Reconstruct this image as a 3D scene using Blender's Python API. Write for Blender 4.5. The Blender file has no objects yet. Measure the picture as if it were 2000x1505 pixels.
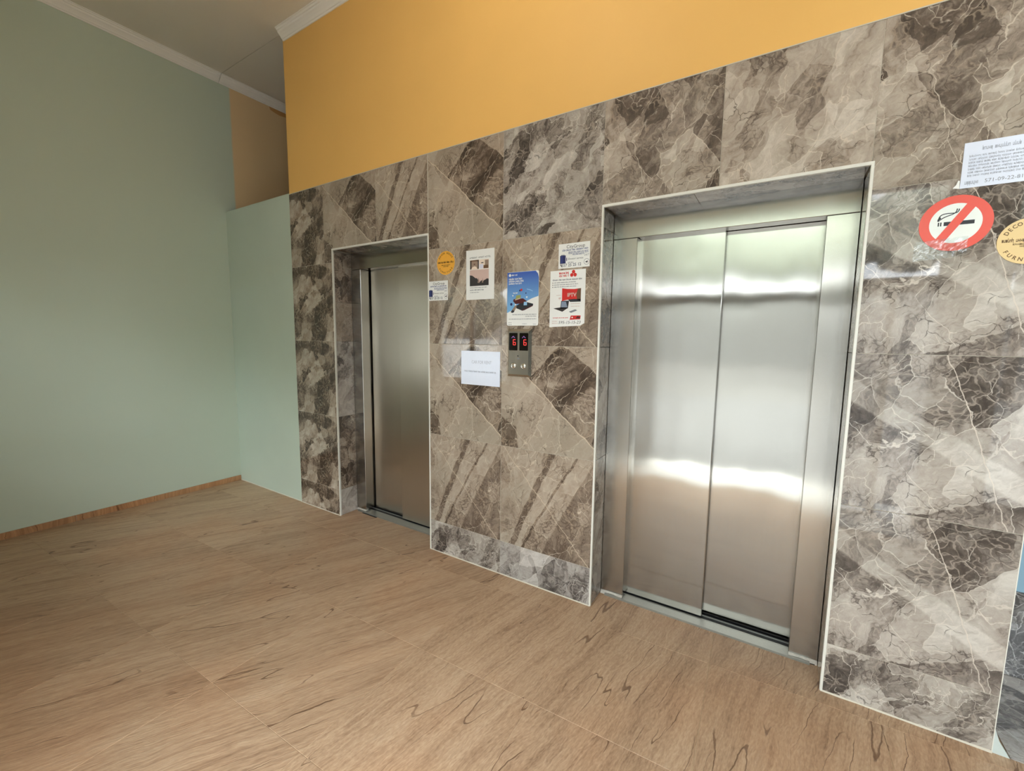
import bpy, bmesh, math, random
from mathutils import Vector, Matrix, noise as mnoise

random.seed(7)
SC = bpy.context.scene
COL = SC.collection
PI = math.pi

# ------------------------------------------------------------------ camera
cam_d = bpy.data.cameras.new('camera')
cam = bpy.data.objects.new('camera', cam_d)
COL.objects.link(cam)
yaw, pitch, roll, focal, cam_h = 0.5626, -0.1094, 0.0124, 835.93, 1.45509
cy, sy, cp, sp = math.cos(yaw), math.sin(yaw), math.cos(pitch), math.sin(pitch)
fwd = Vector((-sy * cp, cy * cp, sp))
right0 = Vector((cy, sy, 0))
up0 = right0.cross(fwd)
right = math.cos(roll) * right0 + math.sin(roll) * up0
up = -math.sin(roll) * right0 + math.cos(roll) * up0
cam.matrix_world = Matrix(((right.x, up.x, -fwd.x, 0.0), (right.y, up.y, -fwd.y, -2.1),
                           (right.z, up.z, -fwd.z, cam_h), (0, 0, 0, 1)))
cam_d.sensor_fit = 'HORIZONTAL'
cam_d.sensor_width = 36.0
cam_d.lens = focal / 2000.0 * 36.0
cam_d.clip_start = 0.02
SC.camera = cam

# ------------------------------------------------------------------ world, light, exposure
SC.view_settings.view_transform = 'Standard'
SC.view_settings.look = 'None'
SC.view_settings.gamma = 1.0
SC.view_settings.use_curve_mapping = False
SC.view_settings.exposure = 1.57
SC.cycles.adaptive_threshold = 0.02
SC.cycles.max_bounces = 8
SC.cycles.glossy_bounces = 3
SC.cycles.caustics_reflective = False
SC.cycles.caustics_refractive = False
world = bpy.data.worlds.new('overcast_sky')
SC.world = world
world.use_nodes = True
bg = world.node_tree.nodes['Background']
bg.inputs['Color'].default_value = (0.86, 0.94, 1.0, 1)
bg.inputs['Strength'].default_value = 4.2


def portal(name, x0, x1, z0, z1, y):
    d = bpy.data.lights.new(name, 'AREA')
    d.shape = 'RECTANGLE'
    d.size, d.size_y = x1 - x0, z1 - z0
    d.cycles.is_portal = True
    o = bpy.data.objects.new(name, d)
    COL.objects.link(o)
    o.location = ((x0 + x1) / 2, y, (z0 + z1) / 2)
    o.rotation_euler = (PI / 2, 0, 0)      # looks towards +y, into the lobby


FY = -2.45                                  # inner face of the street facade
ENT = (-1.35, 1.05, 0.0, 2.72)              # entrance opening
WL = (-4.20, -2.95, 0.85, 2.20)             # left street window
WR = (1.32, 4.35, 0.20, 3.62)               # tall street window on the right
for nm, r in (('portal_entrance', ENT), ('portal_left', WL), ('portal_right', WR)):
    portal(nm, r[0], r[1], r[2], r[3], FY - 0.22)


# ------------------------------------------------------------------ node helper
class G:
    """Small wrapper that writes node maths as Python expressions."""

    def __init__(self, name):
        self.m = bpy.data.materials.new(name)
        self.m.use_nodes = True
        self.t = self.m.node_tree
        self.b = self.t.nodes['Principled BSDF']
        self.out = self.t.nodes['Material Output']

    def n(self, kind, **kw):
        nd = self.t.nodes.new(kind)
        for k, v in kw.items():
            setattr(nd, k, v)
        return nd

    def set(self, sock, v):
        if isinstance(v, bpy.types.NodeSocket):
            self.t.links.new(v, sock)
        elif isinstance(v, (tuple, list)) and len(v) == 3 and sock.type == 'RGBA':
            sock.default_value = (*v, 1)
        else:
            sock.default_value = v

    def math(self, op, a, b=0.0, c=None, clamp=False):
        nd = self.n('ShaderNodeMath', operation=op)
        nd.use_clamp = clamp
        self.set(nd.inputs[0], a)
        self.set(nd.inputs[1], b)
        if c is not None:
            self.set(nd.inputs[2], c)
        return nd.outputs[0]

    def vec(self, op, a, b=None, s=None):
        nd = self.n('ShaderNodeVectorMath', operation=op)
        self.set(nd.inputs[0], a)
        if b is not None:
            self.set(nd.inputs[1], b)
        if s is not None:
            self.set(nd.inputs['Scale'], s)
        return nd.outputs['Value'] if op in ('DOT_PRODUCT', 'LENGTH') else nd.outputs['Vector']

    def coord(self, which='Object'):
        return self.n('ShaderNodeTexCoord').outputs[which]

    def pos(self):
        return self.n('ShaderNodeNewGeometry').outputs['Position']

    def rnd(self):
        return self.n('ShaderNodeObjectInfo').outputs['Random']

    def noise(self, v, scale, detail=4, rough=0.55, dist=0.0, out='Fac'):
        nd = self.n('ShaderNodeTexNoise')
        self.set(nd.inputs['Vector'], v)
        nd.inputs['Scale'].default_value = scale
        nd.inputs['Detail'].default_value = detail
        nd.inputs['Roughness'].default_value = rough
        nd.inputs['Distortion'].default_value = dist
        return nd.outputs[out]

    def voro(self, v, scale, feature='F1', out='Distance', rnd=1.0):
        nd = self.n('ShaderNodeTexVoronoi', feature=feature)
        self.set(nd.inputs['Vector'], v)
        nd.inputs['Scale'].default_value = scale
        nd.inputs['Randomness'].default_value = rnd
        return nd.outputs[out]

    def ramp(self, f, stops, interp='LINEAR'):
        nd = self.n('ShaderNodeValToRGB')
        nd.color_ramp.interpolation = interp
        el = nd.color_ramp.elements
        while len(el) < len(stops):
            el.new(0.5)
        for e, (p, c) in zip(el, stops):
            e.position = p
            e.color = (*c, 1) if len(c) == 3 else c
        self.set(nd.inputs[0], f)
        return nd.outputs[0]

    def remap(self, v, a, b, c=0.0, d=1.0, smooth=True):
        nd = self.n('ShaderNodeMapRange')
        nd.interpolation_type = 'SMOOTHSTEP' if smooth else 'LINEAR'
        nd.clamp = True
        self.set(nd.inputs[0], v)
        for i, x in enumerate((a, b, c, d)):
            nd.inputs[1 + i].default_value = x
        return nd.outputs[0]

    def mix(self, f, a, b, mode='MIX'):
        nd = self.n('ShaderNodeMix', data_type='RGBA', blend_type=mode)
        nd.clamp_factor = True
        self.set(nd.inputs[0], f)
        self.set(nd.inputs[6], a)
        self.set(nd.inputs[7], b)
        return nd.outputs[2]

    def sep(self, v):
        return self.n('ShaderNodeSeparateXYZ').outputs if v is None else self._sep(v)

    def _sep(self, v):
        nd = self.n('ShaderNodeSeparateXYZ')
        self.set(nd.inputs[0], v)
        return nd.outputs

    def comb(self, x, y, z):
        nd = self.n('ShaderNodeCombineXYZ')
        for i, v in enumerate((x, y, z)):
            self.set(nd.inputs[i], v)
        return nd.outputs[0]

    def bump(self, h, strength=0.2, dist=0.01, normal=None):
        nd = self.n('ShaderNodeBump')
        nd.inputs['Strength'].default_value = strength
        nd.inputs['Distance'].default_value = dist
        self.set(nd.inputs['Height'], h)
        if normal is not None:
            self.set(nd.inputs['Normal'], normal)
        return nd.outputs[0]

    def done(self, color, rough=0.5, metal=0.0, normal=None, spec=None, **kw):
        self.set(self.b.inputs['Base Color'], color)
        self.set(self.b.inputs['Roughness'], rough)
        self.set(self.b.inputs['Metallic'], metal)
        if spec is not None:
            self.set(self.b.inputs['Specular IOR Level'], spec)
        if normal is not None:
            self.set(self.b.inputs['Normal'], normal)
        for k, v in kw.items():
            self.set(self.b.inputs[k], v)
        return self.m


def lin(r, g, b):
    """sRGB 0-255 to linear."""
    f = lambda c: c / 12.92 if c <= 0.04045 else ((c + 0.055) / 1.055) ** 2.4
    return (f(r / 255), f(g / 255), f(b / 255))


def plain(name, rgb, rough=0.5, metal=0.0, grain=0.03, scale=40.0, bumpy=0.0, **kw):
    """One paint or print colour with a faint procedural grain."""
    g = G(name)
    f = g.noise(g.coord(), scale, 3)
    a = tuple(max(0, c * (1 - grain)) for c in rgb)
    b = tuple(min(1, c * (1 + grain)) for c in rgb)
    col = g.mix(f, a, b)
    nrm = g.bump(f, bumpy, 0.002) if bumpy else None
    return g.done(col, rough, metal, nrm, **kw)


# ------------------------------------------------------------------ marble prints
def marble(name, seed, design=None, tone=0.0, grey=0.0, shards=0.8):
    g = G(name)
    o = g.coord()
    p = g.vec('ADD', o, (seed * 3.17, seed * 1.91, seed * 2.43))
    w1 = g.vec('SUBTRACT', g.noise(p, 3.2, 4, 0.6, out='Color'), (0.5, 0.5, 0.5))
    w2 = g.vec('SUBTRACT', g.noise(p, 13.0, 4, 0.6, out='Color'), (0.5, 0.5, 0.5))
    q = g.vec('ADD', p, g.vec('SCALE', w1, s=0.24))
    q = g.vec('ADD', q, g.vec('SCALE', w2, s=0.05))
    kw = 2.3 if design == 'swirl' else 1.0
    qv = g.vec('ADD', g.vec('ADD', p, g.vec('SCALE', w1, s=0.10 * kw)), g.vec('SCALE', w2, s=0.026 * kw))
    # a second frame leaning along the streaks of the print
    ca, sa = math.cos(math.radians(58)), math.sin(math.radians(58))
    qs = g.comb(g.math('MULTIPLY', g.vec('DOT_PRODUCT', q, (ca, 0, sa)), 0.42), g._sep(q)[1],
                g.vec('DOT_PRODUCT', q, (-sa, 0, ca)))
    big = g.noise(qs, 3.4, 7, 0.62, 0.6)
    qd = g.comb(g.math('MULTIPLY', g.vec('DOT_PRODUCT', qv, (ca, 0, sa)), 0.62), g._sep(qv)[1],
                g.vec('DOT_PRODUCT', qv, (-sa, 0, ca)))
    vc = g.voro(qd, 6.0, out='Color')
    cell = g._sep(vc)[0]
    t = g.math('ADD', g.math('MULTIPLY', big, 1.30), g.math('MULTIPLY', cell, 0.32 if design == 'swirl' else 0.46))
    t = g.math('ADD', t, (-0.245 if design == 'swirl' else -0.315) + tone)
    fine = g.noise(qs, 26.0, 6, 0.7, 1.2)
    t = g.math('ADD', t, g.math('MULTIPLY', g.math('SUBTRACT', fine, 0.5), 0.60))
    t = g.math('ADD', t, g.math('MULTIPLY', g.math('SUBTRACT', g.noise(qs, 80.0, 3, 0.6), 0.5), 0.22))
    # broken shards of a darker stone
    sh = g._sep(g.voro(qd, 13.0, out='Color'))[1]
    mid = g.noise(g.vec('ADD', q, (1.7, 7.7, 4.4)), 8.0, 6, 0.68, 0.5)
    shard = g.math('ADD', g.math('MULTIPLY', g.math('SUBTRACT', sh, 0.5), 0.34), g.math('MULTIPLY', g.math('SUBTRACT', mid, 0.5), 0.62))
    t = g.math('ADD', t, g.math('MULTIPLY', shard, shards))
    lq = g.vec('ADD', o, g.vec('SCALE', w1, s=0.055))
    lq = g.vec('ADD', lq, g.vec('SCALE', w2, s=0.022))

    def half(ax, az, bx, bz):
        """Signed distance to the line a->b, positive on its right."""
        dx, dz = bx - ax, bz - az
        L = math.hypot(dx, dz)
        nx, nz = dz / L, -dx / L
        return g.math('SUBTRACT', g.vec('DOT_PRODUCT', lq, (nx, 0, nz)), ax * nx + az * nz)

    def stripe(ax, az, bx, bz, w):
        d = g.math('ABSOLUTE', half(ax, az, bx, bz))
        return g.math('SUBTRACT', 1.0, g.remap(d, w * 0.75, w * 1.05))

    line = None
    if design == 'bands':
        t = g.math('MAXIMUM', g.math('ADD', g.math('MULTIPLY', t, 0.40), 0.40), 0.0)
        s1 = stripe(0.09, 0.03, 0.335, 0.58, 0.021)
        s2 = stripe(0.15, 0.0, 0.475, 0.56, 0.008)
        corner = g.remap(half(0.28, 0.0, 0.50, 0.42), 0.0, 0.012)
        t = g.math('SUBTRACT', t, g.math('MULTIPLY', g.math('MAXIMUM', s1, s2), 0.25))
        t = g.math('SUBTRACT', t, g.math('MULTIPLY', corner, 0.20))
        t = g.math('ADD', t, g.math('MULTIPLY', g.math('SUBTRACT', fine, 0.5), 0.34))
        line = stripe(0.34, 0.26, 0.56, 0.03, 0.0018)
    elif design == 'split':
        e1 = half(0.60, 0.05, 0.16, 0.43)
        e2 = half(0.15, 0.38, 0.36, 0.60)
        e3 = g.math('MULTIPLY', half(0.66, 0.40, 0.42, 0.60), -1.0)
        mask = g.remap(g.math('MINIMUM', g.math('MINIMUM', e1, e2), e3), -0.001, 0.006)
        t = g.math('ADD', g.math('MULTIPLY', t, 0.30), 0.47)
        diag = g.noise(qs, 8.0, 6, 0.65, 0.4)
        dk = g.math('ADD', g.math('ADD', g.math('MULTIPLY', diag, 1.35), -0.31), g.math('MULTIPLY', shard, 0.60))
        t = g.math('ADD', g.math('MULTIPLY', t, g.math('SUBTRACT', 1.0, mask)), g.math('MULTIPLY', dk, mask))
        corner = g.remap(g.math('MINIMUM', half(0.13, 0.0, 0.13, 0.3), half(0.0, 0.20, 0.20, 0.06)), 0.0, 0.01)
        cor2 = g.math('MULTIPLY', g.remap(half(0.11, 0.0, 0.07, 0.3), 0.0, 0.014, 1.0, 0.0),
                      g.remap(half(0.0, 0.18, 0.2, 0.10), 0.0, 0.014))
        t = g.math('SUBTRACT', t, g.math('MULTIPLY', cor2, 0.26))
        t = g.math('ADD', t, g.math('MULTIPLY', g.math('SUBTRACT', fine, 0.5), 0.16))
        line = stripe(0.60, 0.05, 0.16, 0.43, 0.0030)
    elif design == 'slab':
        s1 = stripe(0.03, 0.50, 0.36, 0.28, 0.040)
        t = g.math('ADD', g.math('MULTIPLY', t, 0.92), 0.02)
        lite = g.remap(half(0.02, 0.30, 0.50, 0.10), -0.01, 0.10)
        t = g.math('ADD', t, g.math('MULTIPLY', s1, 0.22))
        dark = g.remap(half(0.56, 0.20, 0.20, 0.55), 0.0, 0.03)
        t = g.math('SUBTRACT', t, g.math('MULTIPLY', dark, 0.09))
        t = g.math('ADD', t, g.math('MULTIPLY', lite, 0.10))
        line = stripe(0.34, 0.62, 0.46, 0.25, 0.0016)
    elif design == 'swirl':
        t = g.math('ADD', g.math('MULTIPLY', t, 1.15), -0.13)
    t = g.math('ADD', g.math('MULTIPLY', t, 1.22), -0.215)
    base = g.ramp(t, [(0.0, lin(72, 61, 52)), (0.20, lin(102, 88, 76)), (0.38, lin(140, 124, 109)),
                      (0.52, lin(167, 151, 134)), (0.72, lin(183, 169, 152)), (1.0, lin(208, 197, 181))])
    hue = g.noise(p, 2.4, 3, 0.5)
    base = g.mix(g.remap(hue, 0.40, 0.70, 0.0, 0.35), base, g.mix(1.0, base, lin(196, 204, 200), 'MULTIPLY'))
    # dark hairline cracks
    e_s = g.voro(g.vec('ADD', q, (4.1, 2.2, 7.7)), 8.5, 'DISTANCE_TO_EDGE')
    msk = g.remap(g.noise(p, 6.0, 4, 0.6), 0.50, 0.60)
    crack = g.math('MULTIPLY', g.remap(e_s, 0.003, 0.016, 0.7, 0.0), msk)
    base = g.mix(crack, base, lin(70, 58, 49))
    # crackle inside the brown patches
    e_f = g.voro(g.vec('ADD', q, (1.3, 8.2, 2.6)), 26.0, 'DISTANCE_TO_EDGE')
    mf = g.math('MULTIPLY', g.remap(t, 0.30, 0.60, 1.0, 0.15), g.remap(g.noise(p, 8.0, 4), 0.46, 0.58))
    base = g.mix(g.math('MULTIPLY', g.remap(e_f, 0.01, 0.10, 0.55, 0.0), mf), base, lin(172, 152, 130))
    e_g = g.voro(g.vec('ADD', q, (5.3, 1.2, 3.6)), 34.0, 'DISTANCE_TO_EDGE')
    mg = g.math('MULTIPLY', g.remap(t, 0.40, 0.70, 1.0, 0.1), g.remap(g.noise(g.vec('ADD', p, (2, 9, 4)), 7.0, 4), 0.48, 0.60))
    base = g.mix(g.math('MULTIPLY', g.remap(e_g, 0.01, 0.12, 0.6, 0.0), mg), base, lin(76, 62, 52))
    # white veins: straight hairlines that stop and start
    for kk, (sc_, w_, lo_, st_) in enumerate(((3.1, 0.0042, 0.50, 0.75), (6.0, 0.0085, 0.47, 0.65), (13.0, 0.020, 0.50, 0.5), (9.0, 0.011, 0.52, 0.6))):
        e_v = g.voro(g.vec('ADD', qv, (9.4, 5.5, 1.2)) if kk in (0, 3) else qd, sc_, 'DISTANCE_TO_EDGE')
        mv = g.remap(g.noise(g.vec('ADD', p, (3 + kk, 3, 3)), 4.5 + kk, 5, 0.65), lo_, lo_ + 0.07)
        base = g.mix(g.math('MULTIPLY', g.remap(e_v, w_ * 0.15, w_, st_, 0.0), mv), base, lin(216, 201, 180))
    # soft white smears beside some of them
    sm = g.noise(g.vec('ADD', qs, (11, 3, 5)), 10.0, 5, 0.6, 0.8)
    base = g.mix(g.remap(sm, 0.66, 0.74, 0, 0.55), base, lin(212, 200, 182))
    if line is not None:
        base = g.mix(g.math('MULTIPLY', line, 0.7), base, lin(214, 196, 172))
    if grey:
        hsv = g.n('ShaderNodeHueSaturation')
        hsv.inputs['Saturation'].default_value = 1.0 - grey
        g.set(hsv.inputs['Color'], base)
        base = hsv.outputs[0]
    return g.done(base, 0.035, spec=0.55)


MB = {
    'bands': marble('marble_banded_print', 1, 'bands'),
    'split': marble('marble_split_print', 2, 'split'),
    'slab': marble('marble_slab_print', 3.7, 'slab', 0.06, 0.35),
    'swirl': marble('marble_swirl_print', 4.3, 'swirl', -0.06, 0.0, 1.25),
    'streak': marble('marble_streak_print', 5.6, None, 0.05, 0.15),
    'pale': marble('marble_pale_print', 6.2, None, 0.07, 0.15),
    'mixed': marble('marble_mixed_print', 7.9, 'swirl', 0.06, 0.35, 1.1),
    'grey': marble('marble_grey_print', 9.3, None, 0.0, 0.55),
}


# ------------------------------------------------------------------ other materials
def wall_paint(name, rgb, bump=0.06):
    g = G(name)
    f = g.noise(g.coord(), 140, 3)
    big = g.noise(g.coord(), 1.1, 3)
    c = g.mix(g.remap(big, 0.3, 0.7, 0, 1), tuple(x * 0.97 for x in rgb), tuple(min(1, x * 1.03) for x in rgb))
    return g.done(c, 0.55, normal=g.bump(f, bump, 0.002), spec=0.3)


SAGE = lin(196, 209, 193)
OCHRE = lin(241, 192, 110)
M_sage = wall_paint('sage_green_paint', SAGE)
M_ochre = wall_paint('ochre_paint', OCHRE)
M_white_paint = wall_paint('ceiling_white_paint', lin(238, 232, 220), 0.03)
M_cornice = wall_paint('cornice_white', lin(246, 244, 238), 0.02)
M_blue = wall_paint('blue_paint', lin(140, 172, 190))
M_facade = wall_paint('facade_plaster', lin(226, 220, 206))

g = G('left_wall_two_tone')                 # green wall, ochre from the recess on: the paint changes there
yy = g._sep(g.pos())[1]
edge = g.math('ADD', yy, g.math('MULTIPLY', g.math('SUBTRACT', g.noise(g.pos(), 9, 3), 0.5), 0.012))
f = g.noise(g.pos(), 140, 3)
M_left = g.done(g.mix(g.remap(edge, 0.083, 0.105), SAGE, lin(226, 198, 154)), 0.55,
                normal=g.bump(f, 0.06, 0.002), spec=0.3)


def floor_stone(name, lean=28, stretch=1.0, tint=(1, 1, 1)):
    g = G(name)
    p = g.pos()
    r = g.rnd()
    ang = math.radians(lean)
    ax = (math.sin(ang), math.cos(ang), 0)
    bx = (math.cos(ang), -math.sin(ang), 0)
    wob = g.vec('SCALE', g.vec('SUBTRACT', g.noise(p, 1.6, 3, 0.5, out='Color'), (0.5, 0.5, 0.5)), s=0.10)
    wob2 = g.vec('SCALE', g.vec('SUBTRACT', g.noise(p, 7.0, 4, 0.6, out='Color'), (0.5, 0.5, 0.5)), s=0.022)
    q = g.vec('ADD', g.vec('ADD', p, wob), wob2)
    a = g.vec('DOT_PRODUCT', q, ax)
    b = g.vec('DOT_PRODUCT', q, bx)
    s1 = g.comb(g.math('MULTIPLY', a, 0.8), g.math('MULTIPLY', b, 9.0), g.math('MULTIPLY', r, 3.0))
    s2 = g.comb(g.math('MULTIPLY', a, 2.6 * stretch), g.math('MULTIPLY', b, 58.0), g.math('MULTIPLY', r, 5.0))
    s3 = g.comb(g.math('MULTIPLY', a, 20.0 * stretch), g.math('MULTIPLY', b, 170.0), 0.0)
    n1 = g.noise(s1, 1.0, 4, 0.55)
    n2 = g.noise(s2, 1.0, 5, 0.6)
    n3 = g.noise(s3, 1.0, 3, 0.6)
    t = g.math('ADD', g.math('MULTIPLY', n1, 0.26), g.math('ADD', g.math('MULTIPLY', n2, 0.42), g.math('MULTIPLY', n3, 0.34)))
    t = g.math('ADD', t, g.math('MULTIPLY', g.math('SUBTRACT', r, 0.5), 0.05))
    c = g.ramp(t, [(0.33, lin(128, 101, 77)), (0.45, lin(168, 138, 110)), (0.56, lin(191, 162, 132)),
                   (0.66, lin(206, 179, 150)), (0.80, lin(222, 200, 174))])
    # long brown cracks running with the cleft
    pc = g.vec('ADD', g.vec('ADD', p, wob), g.vec('SCALE', wob2, s=1.6))
    crack = None
    for sd, fa, fb, wd in ((0.0, 0.55, 5.0, 0.0032), (4.0, 0.9, 9.0, 0.0040)):
        qc = g.comb(g.math('MULTIPLY', g.vec('DOT_PRODUCT', pc, ax), fa), g.math('MULTIPLY', g.vec('DOT_PRODUCT', pc, bx), fb),
                    g.math('ADD', g.math('MULTIPLY', r, 7.0), sd))
        e = g.math('ABSOLUTE', g.math('SUBTRACT', g.noise(qc, 1.0, 2, 0.35), 0.5))
        m = g.remap(g.noise(g.vec('ADD', p, (sd, 3.0, 0)), 1.9, 2), 0.46, 0.53)
        k_ = g.math('MULTIPLY', g.remap(e, wd * 0.3, wd, 0.75, 0.0), m)
        crack = k_ if crack is None else g.math('MAXIMUM', crack, k_)
    # short scratches of the relief
    dk = g.remap(n2, 0.56, 0.66)
    c = g.mix(g.math('MULTIPLY', dk, 0.30), c, lin(130, 98, 70))
    c = g.mix(crack, c, lin(104, 74, 52))
    pk = g.remap(g.noise(p, 1.3, 2), 0.45, 0.65, 0, 0.5)
    c = g.mix(pk, c, g.mix(1.0, c, lin(255, 238, 226), 'MULTIPLY'))
    if tint != (1, 1, 1):
        c = g.mix(1.0, c, tint, 'MULTIPLY')
    h = g.math('ADD', g.math('MULTIPLY', n2, 0.7), g.math('ADD', g.math('MULTIPLY', n3, 0.5), g.math('MULTIPLY', crack, -1.4)))
    return g.done(c, 0.42, normal=g.bump(h, 0.45, 0.005), spec=0.4)


M_floor = floor_stone('cleft_stone_floor', 27)
M_floor_b = floor_stone('cleft_stone_floor_steeper', 9, 2.2)
M_base = floor_stone('baseboard_stone', tint=lin(250, 226, 200))
M_grout = plain('sand_grout', lin(196, 170, 138), 0.8)
M_wgrout = plain('pale_grout', lin(190, 182, 166), 0.8)


def steel(name, rgb, rough, aniso=0.8, wave=0.0, grain=1.0):
    g = G(name)
    o = g.coord()
    st = g.n('ShaderNodeMapping')
    st.inputs['Scale'].default_value = (420, 420, 3.0)
    g.set(st.inputs['Vector'], o)
    n1 = g.noise(st.outputs[0], 1.0, 3, 0.6)
    sm = g.noise(o, 5.0, 4, 0.6)
    col = g.mix(n1, tuple(c * (1 - 0.10 * grain) for c in rgb), rgb)
    r = g.math('ADD', rough, g.math('MULTIPLY', g.math('SUBTRACT', sm, 0.5), 0.10))
    nrm = None
    if wave:
        wv = g.n('ShaderNodeMapping')
        wv.inputs['Scale'].default_value = (2.6, 1, 1.0)
        g.set(wv.inputs['Vector'], o)
        nrm = g.bump(g.noise(wv.outputs[0], 1.6, 1, 0.4), 1.0, wave)
    m = g.done(col, r, 1.0, nrm)
    g.b.inputs['Anisotropic'].default_value = aniso
    tg = g.n('ShaderNodeCombineXYZ')
    tg.inputs[0].default_value = 1.0        # the brushing runs upright, so highlights spread sideways
    g.t.links.new(tg.outputs[0], g.b.inputs['Tangent'])
    return m


M_steel = steel('brushed_steel', lin(178, 174, 166), 0.15, 1.0, 0.007)
M_steel_dull = steel('dull_brushed_steel', lin(198, 190, 176), 0.33, 0.8, 0.004)
M_steel_frame = steel('brushed_steel_frame', lin(180, 175, 166), 0.20, 0.85, 0.003)
M_steel_panel = steel('brushed_steel_call_panel', lin(140, 134, 122), 0.30, 0.6)
M_rim = plain('rim_highlight_steel', lin(206, 202, 192), 0.22, 1.0)  # lighter than the face plate: the bevel's highlight is put into the colour
M_alu = plain('threshold_aluminium', lin(150, 150, 142), 0.42, 0.6, 0.08, 90)
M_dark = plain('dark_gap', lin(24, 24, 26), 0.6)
M_trim = plain('pale_edge_profile', lin(226, 224, 214), 0.28, 0.0, 0.02)
M_caulk = plain('caulk', lin(206, 198, 182), 0.6, 0.0, 0.06)
M_mortar = plain('chipped_mortar', lin(196, 190, 178), 0.85, 0.0, 0.25, 120, 0.4)
M_black = plain('black_glass', lin(8, 8, 9), 0.08)
M_chrome = plain('polished_button_steel', lin(214, 210, 202), 0.12, 1.0)
M_ink = plain('black_ink', lin(38, 40, 46), 0.6)
M_greyink = plain('grey_ink', lin(128, 131, 138), 0.6)
M_paper = plain('white_paper', lin(236, 236, 232), 0.45, 0.0, 0.015)
M_sleeve = plain('blue_lit_gloss_paper', lin(224, 231, 246), 0.16)  # the bluish light on the gloss sheets is put into this colour
M_glare_ink = plain('glare_washed_ink', lin(166, 172, 186), 0.3)  # ink lightened to imitate print washed out by glare
M_softblue = plain('faded_blue_ink', lin(104, 112, 150), 0.5)
M_navy = plain('navy_print', lin(30, 38, 92), 0.45)
M_red = plain('red_print', lin(206, 44, 40), 0.4)
M_sign_red = plain('sign_red_vinyl', lin(226, 82, 64), 0.25)
M_sign_white = plain('sign_white_vinyl', lin(232, 236, 230), 0.25)
M_yellow = plain('yellow_sticker', lin(240, 176, 62), 0.4)
M_tan = plain('tan_sticker', lin(226, 196, 136), 0.4)
M_brown_ink = plain('brown_ink', lin(106, 74, 24), 0.5)
M_pale_blue = plain('pale_blue_print', lin(150, 196, 232), 0.4)
M_pink = plain('pink_sky_print', lin(206, 178, 168), 0.4)
M_dusk = plain('dark_tree_print', lin(48, 44, 44), 0.4)
M_taupe = plain('taupe_print', lin(150, 128, 112), 0.4)
M_brown = plain('brown_print', lin(108, 78, 54), 0.4)
M_skin = plain('cream_print', lin(232, 214, 196), 0.4)
M_green = plain('green_print', lin(150, 160, 92), 0.4)
M_maroon = plain('maroon_print', lin(84, 26, 26), 0.4)
M_iron = plain('black_wrought_iron', lin(34, 34, 36), 0.4)
M_black_stone = marble('black_stone_print', 12.4, None, -0.55, 0.8)
M_pave = plain('pale_pavement', lin(122, 121, 119), 0.8, 0.0, 0.08, 3)
M_step = plain('sunlit_standin_white', lin(236, 234, 228), 0.6)
M_road = plain('grey_asphalt', lin(128, 126, 122), 0.9, 0.0, 0.1, 4)
M_leaf = plain('tree_foliage', lin(166, 173, 157), 0.7, 0.0, 0.4, 6)
M_bark = plain('tree_bark', lin(96, 80, 64), 0.9, 0.0, 0.2, 14)
M_street_wall = plain('street_wall_plaster', lin(148, 148, 146), 0.8)

g = G('blue_gradient_print')                # flat print: the poster's own blue fades downwards
zl = g._sep(g.coord())[2]
M_bluegrad = g.done(g.mix(g.remap(zl, 0.10, 0.29, 0, 1, False), lin(124, 180, 226), lin(66, 98, 178)), 0.3)

g = G('red_led')
g.set(g.b.inputs['Base Color'], lin(90, 0, 0))
g.b.inputs['Emission Color'].default_value = (1.0, 0.06, 0.05, 1)
g.b.inputs['Emission Strength'].default_value = 0.42
M_led = g.m
g = G('dim_led_arrow')
g.set(g.b.inputs['Base Color'], lin(60, 40, 70))
g.b.inputs['Emission Color'].default_value = (0.25, 0.12, 0.35, 1)
g.b.inputs['Emission Strength'].default_value = 0.3
M_led2 = g.m

g = G('window_glass')
M_glass = g.m
gl = g.n('ShaderNodeBsdfGlossy')
gl.inputs['Roughness'].default_value = 0.0
tr = g.n('ShaderNodeBsdfTransparent')
fr = g.n('ShaderNodeFresnel')
mx = g.n('ShaderNodeMixShader')
g.t.links.new(fr.outputs[0], mx.inputs[0])
g.t.links.new(tr.outputs[0], mx.inputs[1])
g.t.links.new(gl.outputs[0], mx.inputs[2])
g.t.links.new(mx.outputs[0], g.out.inputs[0])

g = G('clear_tape')
M_tape = g.m
gl = g.n('ShaderNodeBsdfGlossy')
gl.inputs['Roughness'].default_value = 0.12
tr = g.n('ShaderNodeBsdfTransparent')
tr.inputs['Color'].default_value = (0.93, 0.95, 0.95, 1)
mx = g.n('ShaderNodeMixShader')
mx.inputs[0].default_value = 0.10
g.t.links.new(tr.outputs[0], mx.inputs[1])
g.t.links.new(gl.outputs[0], mx.inputs[2])
g.t.links.new(mx.outputs[0], g.out.inputs[0])

g = G('frosted_glass')
M_frost = g.done(lin(226, 232, 240), 0.5, **{'Transmission Weight': 0.7})


# ------------------------------------------------------------------ mesh helpers
def add_box(bm, x0, x1, y0, y1, z0, z1):
    vs = [bm.verts.new(c) for c in ((x0, y0, z0), (x1, y0, z0), (x1, y1, z0), (x0, y1, z0),
                                    (x0, y0, z1), (x1, y0, z1), (x1, y1, z1), (x0, y1, z1))]
    fs = [(0, 3, 2, 1), (4, 5, 6, 7), (0, 1, 5, 4), (1, 2, 6, 5), (2, 3, 7, 6), (3, 0, 4, 7)]
    return [bm.faces.new([vs[i] for i in f]) for f in fs]


def bevel_all(bm, w, seg=2):
    bmesh.ops.bevel(bm, geom=list(bm.edges), offset=w, segments=seg, affect='EDGES', profile=0.5, clamp_overlap=True)


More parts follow.
